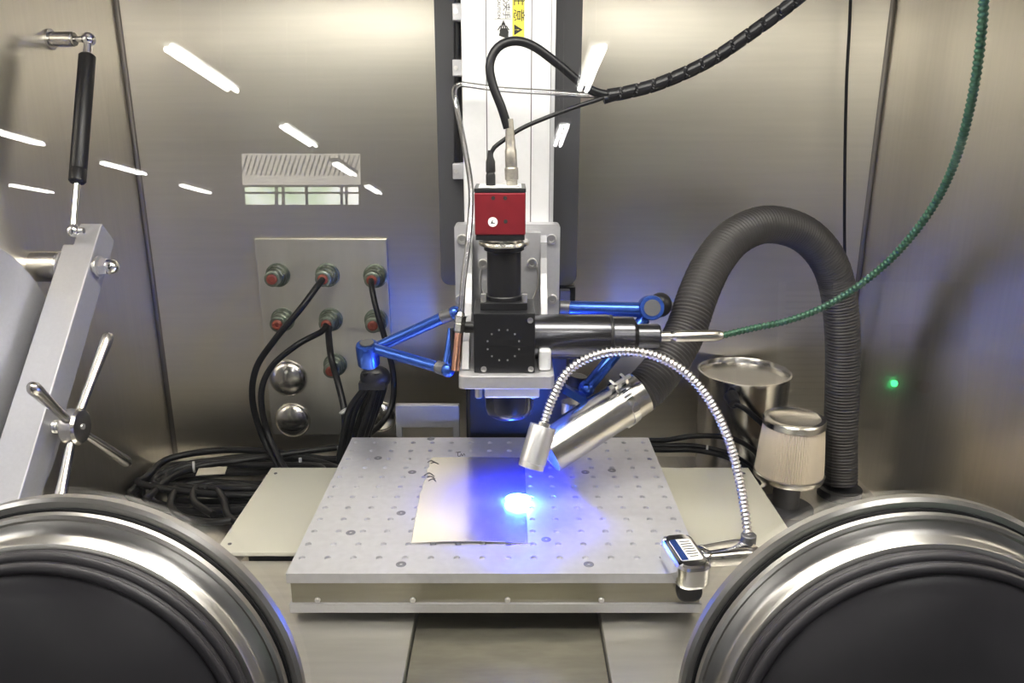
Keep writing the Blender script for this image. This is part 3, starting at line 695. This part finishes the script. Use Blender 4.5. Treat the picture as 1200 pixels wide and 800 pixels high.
for k in range(7):
    z = .013 - k*.0042; wl = rr.uniform(.004, .0055)
    obj('print_line', G().obox(bc+e1_*.0035+e2_*z+V((0,0,.0128)), e1_, e2_, (0,0,1), wl, .0006, .0001), M['ink'], bs)
ar0, ar1 = bc+V((.012,.008,-.001)), at(866, 647, .672)
g = G(); dv = (ar1-ar0).normalized(); sv = V((-dv.y, dv.x, 0)).normalized(); uv = dv.cross(sv)
ring = lambda c, hw, hh: [c + sv*hw*math.copysign(abs(math.cos(a))**.5, math.cos(a)) + uv*hh*math.copysign(abs(math.sin(a))**.5, math.sin(a)) for a in [2*math.pi*k/20 for k in range(20)]]
secs = [ring(ar0, .0125, .0085), ring(ar0.lerp(ar1, .25), .0110, .0080), ring(ar0.lerp(ar1, .6), .0125, .0085), ring(ar1, .0140, .009), ring(ar1+dv*.014, .0145, .009)]
vs = sum(secs, []); fs = []
for i in range(len(secs)-1):
    for k in range(20): fs.append((i*20+k, i*20+(k+1) % 20, (i+1)*20+(k+1) % 20, (i+1)*20+k))
fs += [tuple(range(20))[::-1], tuple(range(80, 100))]
g.add(vs, fs, True); obj('base_arm', g, M['chrome'], t)
obj('neck_socket', G().cyl(gp[-1]-V((0,0,.012)), gp[-1]+V((0,0,.006)), .0075, 20, bev=.001), M['darkbolt'], t)
obj('magnet_foot', G().prism(rrect(-.012, -.010, .012, .010, .009), V((bc.x+.004, .6450, .1165)), (1,0,0), (0,0,1), (0,-1,0), .010), M['black'], t, bevel=.002)

# ------------------------------------------------------------------ filter and steel pot at the right rear
fx, fy = at(930, 500, .99).x, .99
zt2, zb2 = at(930, 489, .99).z, at(930, 556, .99).z
t = thing('air_filter', 'cream pleated air filter with steel end caps beside the hose', 'filter', (fx, fy, 0))
hgt = zt2-zb2
NPL = 84
obj('pleats', G().lathe((fx, fy, zb2+.004), (0,0,1), [(.0455,0),(.0440,hgt*.3),(.0420,hgt*.6),(.0395,hgt-.008)], NPL*4, smooth=False, rf=lambda a, h: 1 - .045*abs((a*NPL/(2*math.pi)) % 1*2-1), sharp=False), M['pleat'], t)
obj('top_cap', G().lathe((fx, fy, zt2-.010), (0,0,1), [(.0405,0),(.0412,.001),(.0412,.0085),(.0395,.0105),(.034,.0108),(.030,.0085),(.012,.0080),(0,.0080)], 64), M['steel'], t)
obj('bottom_cap', G().lathe((fx, fy, zb2-.012), (0,0,1), [(.020,0),(.026,.001),(.034,.006),(.0465,.011),(.0475,.013),(.0475,.018),(.046,.019)], 64), M['steel'], t)
obj('neck', G().lathe((fx, fy, 0), (0,0,1), [(.038,0),(.038,.016),(.024,.018),(.018,.020),(.018,zb2-.010)], 40), M['darkbolt'], t)
po = V((at(868,480,1.12).x, 1.118, 0)); hz = at(852, 436, 1.11).z
t = thing('steel_pot', 'round stainless steel pot against the back wall, left of the filter', 'pot', po)
obj('pot_wall', G().lathe(po, (0,0,1), [(.054,0),(.062,.010),(.066,hz-.006),(.068,hz-.002),(.068,hz),(.0655,hz+.0005),(.0635,hz-.003),(.0625,hz-.008),(0,hz-.008)], 64), M['steel'], t)
gq = at(858, 467, 1.055)
obj('cable_gland', G().cyl(gq+V((0,.006,.002)), gq-V((0,.014,.003)), .0105, 18, r2=.0085, bev=.001), M['black'], t)
cable('gland_cable', [gq+V((0,-.012,-.003)), at(872,478,1.042), at(886,490,1.042), at(902,505,1.042), at(918,525,1.042), at(925,548,1.042)], .0040, 'black cable running from the pot gland down behind the cream filter')
cable('cord', [at(998,-60,1.17), at(996,20,1.17), at(992,100,1.17), at(990,200,1.17), at(990,300,1.17), at(994,380,1.165), at(1003,450,1.15), at(1018,505,1.12), at(1042,533,1.08), at(1066,552,1.05), at(1085,556,1.0)], .0022, 'thin black cord hanging down the back wall beside the right corner')
cable('cord', [at(1066,552,1.055), at(1072,535,1.08), at(1095,508,1.10), at(1130,480,1.11), at(1160,452,1.06), at(1195,425,1.0)], .0016, 'thin dark cord rising along the right wall above the glove port')

# cables leaving the stage on the right
for k, (dy, r) in enumerate(((0, .0040), (8, .0042), (14, .0036))):
    lab = ('uppermost of three black cables leaving the breadboard towards the filter', 'middle of three black cables leaving the breadboard towards the filter', 'lowest of three black cables leaving the breadboard towards the filter')[k]
    yk = 1.040 - .010*k
    pts = [at(x, y+dy*.8, yk) for x, y in ((690,514),(740,515),(775,516),(810,516-5*(k == 0)),(840,521-10*(k == 0)),(862,529-14*(k == 0)),(880,541-16*(k == 0)),(890,556-20*(k == 0)))]
    cable('stage_cable', pts, r, lab, group='cables right of the breadboard')
p = at(829, 526, 1.030)
tag(obj('cable_tie', G().lathe(p-V((.002,0,0)), (1,-.25,0), [(.0052,0),(.0060,0),(.0060,.003),(.0052,.003)], 16), M['tie']), 'pale tie around the middle cable right of the breadboard', 'cable tie')

# ------------------------------------------------------------------ feedthrough panel with connectors
FY = 1.182
a, b = at(298, 280, FY), at(456, 509, FY)
xl, xr2, zl, zh = a.x, at(453, 280, FY).x, b.z, a.z
t = thing('feedthrough_panel', 'steel feedthrough panel with seven round connectors on the back wall', 'panel', ((xl+xr2)/2, FY, zl))
obj('plate', G().box((xl, FY, zl), (xr2, YB-.0003, zh)), M['panel'], t, bevel=.001)
cons = [(326,322),(384,322),(440,323),(332,374),(388,374),(441,375),(393,427)]
cpos = []
for px, py in cons:
    c = at(px, py, FY); dv = V((0, -1, 0))
    cn = obj('connector', G().lathe(c, dv, [(.0185,0),(.0185,.003),(.0165,.0035),(.0150,.006),(.0155,.0065),(.0155,.013),(.0135,.015),(.0132,.021),(.0115,.0225)], 24, rf=lambda a_, h: 1+(.03*math.cos(12*a_) if .0062 < h < .0135 else 0)), M['green'], t)
    obj('collar', G().lathe(c+dv*.0225, dv, [(.0115,0),(.0120,.001),(.0120,.009),(.0100,.010),(.0080,.010)], 24), M['green'], cn)
    obj('plug_core', G().lathe(c+dv*.031, dv, [(.0078,0),(.0078,.004),(.0055,.0055),(.0035,.0055),(.0035,.003),(0,.003)], 20), M['redplug'], cn)
    cpos.append(c+dv*.036)
for px, py, r in ((338,443,.030), (343,492,.029), (446,488,.026)):
    c = at(px, py, FY); obj('domed_cap', G().lathe(c, (0,-1,0), [(r*math.cos(x_), r*.45*math.sin(x_)) for x_ in [math.pi/2*k/10 for k in range(11)]], 36, sharp=False), M['dome'], t)
cable('connector_cable', [cpos[1], cpos[1]+V((-.004,-.014,-.006)), at(352,362,1.11), at(322,398,1.10), at(300,432,1.10), at(296,470,1.10), at(308,512,1.10), at(326,545,1.07), at(345,575,1.02)], .0048, 'black cable arching from the top middle connector down the left of the panel')
cable('connector_cable', [cpos[4], cpos[4]+V((-.004,-.014,-.006)), at(348,404,1.105), at(318,430,1.095), at(306,462,1.09), at(313,505,1.09), at(330,542,1.06), at(350,572,1.02)], .0046, 'black cable arching from the centre connector down the left of the panel')
cable('connector_cable', [cpos[2], cpos[2]+V((.002,-.012,-.006)), at(441,362,1.12), at(452,400,1.11), at(461,440,1.10), at(459,475,1.09), at(446,497,1.07), at(430,512,1.04), at(420,535,1.01)], .0044, 'black cable bowing from the top right connector down the right panel edge')
cable('connector_cable', [cpos[4]+V((.004,0,-.003)), cpos[4]+V((.006,-.012,-.010)), at(388,418,1.10), at(396,448,1.09), at(403,478,1.07), at(404,505,1.05), at(398,535,1.02)], .0050, 'black cable falling straight from the centre connector past the lowest connector')
# bundle of hanging cables behind the arm
BL = [('leftmost', 0), ('second', 1), ('third', 2), ('fourth', 3), ('fifth', 4), ('rightmost', 5)]
tops = [(428,452),(432,450),(437,450),(441,449),(446,450),(450,452)]
mids = [(410,478),(416,480),(424,482),(431,484),(438,482),(442,478)]
lows = [(403,505),(408,512),(415,512),(422,514),(428,512),(432,505)]
for k in range(6):
    yy = 1.00 + .008*(k % 3)
    cable('hanging_cable', [at(tops[k][0], 436, yy-.01), at(*tops[k], yy), at(*mids[k], yy+.01), at(*lows[k], yy+.02), at(lows[k][0]-6, 540, yy+.015)], .0042 + .0008*(k % 2), '%s of six black cables hanging in the bundle below the blue pivot' % BL[k][0] if k not in (0, 5) else '%s black cable of the bundle hanging below the blue pivot' % BL[k][0], group='hanging cables behind the blue pivot')
c = at(440, 442, 1.0)
tag(obj('cable_clamp', G().ball(c, .019, sc=(1.1,.8,.9)).box((c.x-.021, .988, c.z-.014), (c.x+.014, 1.014, c.z-.004)), M['black']), 'black clamp gathering the hanging cables under the blue pivot', 'clamp')
c = at(404, 480, 1.05)
tag(obj('cable_tie', G().lathe(c, (.5,0,-1), [(.008,0),(.009,0),(.009,.0025),(.008,.0025)], 16), M['tie']), 'pale tie around the cable left of the hanging bundle', 'cable tie')

# coil of cables on the floor, left rear
t = thing('cable_coil', 'coil of black cables lying on the floor left of the cream cover', 'cable coil', atz(290, 560, 0))
rr = random.Random(11)
cen = atz(318, 556, 0)
for k in range(9):
    A, Bm = .205 - .012*k + rr.uniform(-.006,.006), .098 - .0075*k + rr.uniform(-.004,.004)
    ph = rr.uniform(0, 6); zk = .006 + .007*(k % 4)
    pts = []
    for j in range(22):
        a_ = 2*math.pi*j/21*1.02
        x = cen.x - .02 + A*math.cos(a_)*(1+.04*math.sin(2*a_+ph)); y = 1.075 + Bm*math.sin(a_)*(1+.05*math.sin(3*a_+ph)) - .012*(k % 3)
        pts.append(V((min(max(x, XL+.012), -.07), min(max(y, .975), 1.165), zk + .004*math.sin(3*a_+ph))))
    obj('cable_turn', G().sweep(pts, .0052, 10, .009), M['cable'], t)
for pts in ([(170,585),(200,560),(235,546),(280,540),(320,534),(380,526),(430,520),(470,520)], [(250,603),(228,588),(230,572),(255,566),(300,572),(330,575),(365,575)], [(206,572),(200,592),(215,606),(250,612),(290,606),(335,600),(370,590)], [(238,575),(250,570),(262,585),(268,605),(295,618),(340,612)]):
    obj('cable_turn', G().sweep([atz(x, y, .030) for x, y in pts], .0050, 10, .008), M['cable'], t)
obj('tie', G().lathe(atz(226, 547, .032), (1,.35,0), [(.0075,0),(.0085,0),(.0085,.003),(.0075,.003)], 14), M['tie'], t)
p = atz(248, 552, .045)
obj('tag', G().obox(p, (1,.15,0), (-.2,1,0), (0,0,1), .020, .012, .0006), M['deck'], t)
for px, py in ((322,535), (352,541), (397,527)):
    p = atz(px, py, .04); obj('tie_end', G().cyl(p, p+V((0,0,.006)), .0025, 8), M['tie'], t)

# ------------------------------------------------------------------ antechamber door, lever and gas spring on the left wall
t = thing('antechamber_door', 'grey antechamber door with slanted aluminium lever bar and four-spoke handle', 'door', (-.53, .74, .11))
obj('door_disc', G().lathe((XL+.001, .74, .27), (1,0,0), [(.160,0),(.160,.016),(.157,.019),(.10,.019),(0,.019)], 72), M['alu'], t)
b0, b1 = V((-.504, .933, .418)), V((-.504, .6987, .179))
du = (b1-b0).normalized(); dn = V((0, .715, -.70)); dn = (dn - du*dn.dot(du)).normalized(); L = .42
g = G()
# bar with a notch cut at its top left
o = b0 - V((.019,0,0))
poly = [(0.012, 0), (.038, 0), (.038, -L), (0, -L), (0, -.030), (.012, -.030)]
g.prism(poly, o, (1,0,0), -du, dn, .035)
obj('lever_bar', g, M['alu'], t, bevel=.0012)
pv = V((0, .903, .372))
obj('pivot_shaft', G().lathe((XL, pv.y, pv.z), (1,0,0), [(.0175,0),(.0175,.0305),(.016,.032)], 32), M['steel'], t)
nb = obj('pivot_nut', G().lathe((-.485, pv.y, pv.z), (1,0,0), [(.0085,0),(.0085,.004),(.0125,.0042),(.0125,.0065)], 24), M['bolt'], t)
obj('acorn_nut', G().lathe((-.478, pv.y, pv.z), (1,0,0), [(.0105,0),(.0105,.009)], 6, smooth=False), M['chrome'], nb)
obj('acorn_dome', G().lathe((-.469, pv.y, pv.z), (1,0,0), [(.0088,0),(.0086,.004),(.0072,.0085),(.004,.0112),(0,.012)], 24, sharp=False), M['chrome'], nb)
kc = V((-.4665, .776, .2245))
obj('clamp_screw', G().lathe((-.50, kc.y, kc.z), (1,0,0), [(.0075,0)] + [(.0075 if k % 2 else .0065, .004+.0016*k) for k in range(15)], 20), M['bolt'], t)
hb_ = obj('star_handle', G().lathe(kc, (1,0,0), [(.010,-.008),(.017,-.006),(.0195,-.003),(.0195,.008),(.0175,.011),(.0165,.0112),(0,.0112)], 36), M['steel'], t)
obj('hub_screw', G().cyl(kc+V((.0112,0,0)), kc+V((.0125,0,0)), .003, 10), M['bolt'], hb_)
for sy, sz2, ll in ((1,1,.104), (-1,1,.092), (1,-1,.104), (-1,-1,.092)):
    dvv = V((0.12, sy, sz2)).normalized(); p0 = kc+V((.002,0,0))+dvv*.012
    s = obj('spoke', G().lathe(p0, dvv, [(.0042,0),(.0052,ll*.5),(.0066,ll-.014),(.0064,ll-.008),(.0045,ll-.003),(0,ll-.001)], 20, sharp=False), M['steel'], hb_)
wp = atx(58, 46, XL); ba = V((-.508, wp.y, wp.z))
lo_ = atx(86, 270, -.505)
t = thing('gas_spring', 'black gas spring with chrome rod between the left wall and the lever bar', 'gas spring', lo_)
obj('wall_pin', G().lathe(wp, (1,0,0), [(.012,0),(.012,.003),(.0085,.0035),(.0085,.028),(.0075,.029),(.0075,.031),(.0035,.032),(.0035,.05)], 24), M['steel'], t)
obj('ball_joint', G().ball(ba, .0082), M['chrome'], t)
ds = (lo_-ba).normalized(); Ls = (lo_-ba).length
obj('end_socket', G().cyl(ba, ba+ds*.022, .0052, 16), M['chrome'], t)
obj('cylinder', G().lathe(ba+ds*.020, ds, [(.0075,0),(.0095,.002),(.0095,Ls*.60),(.0090,Ls*.605),(.0095,Ls*.61),(.0095,Ls*.665),(.0075,Ls*.675)], 28), M['black'], t)
obj('rod', G().cyl(ba+ds*(Ls*.7), lo_, .0038, 16), M['chrome'], t)
obj('ball_joint', G().ball(lo_, .0075), M['chrome'], t)
obj('stud', G().cyl(lo_, lo_+V((.012,0,0)), .0035, 12), M['chrome'], t)
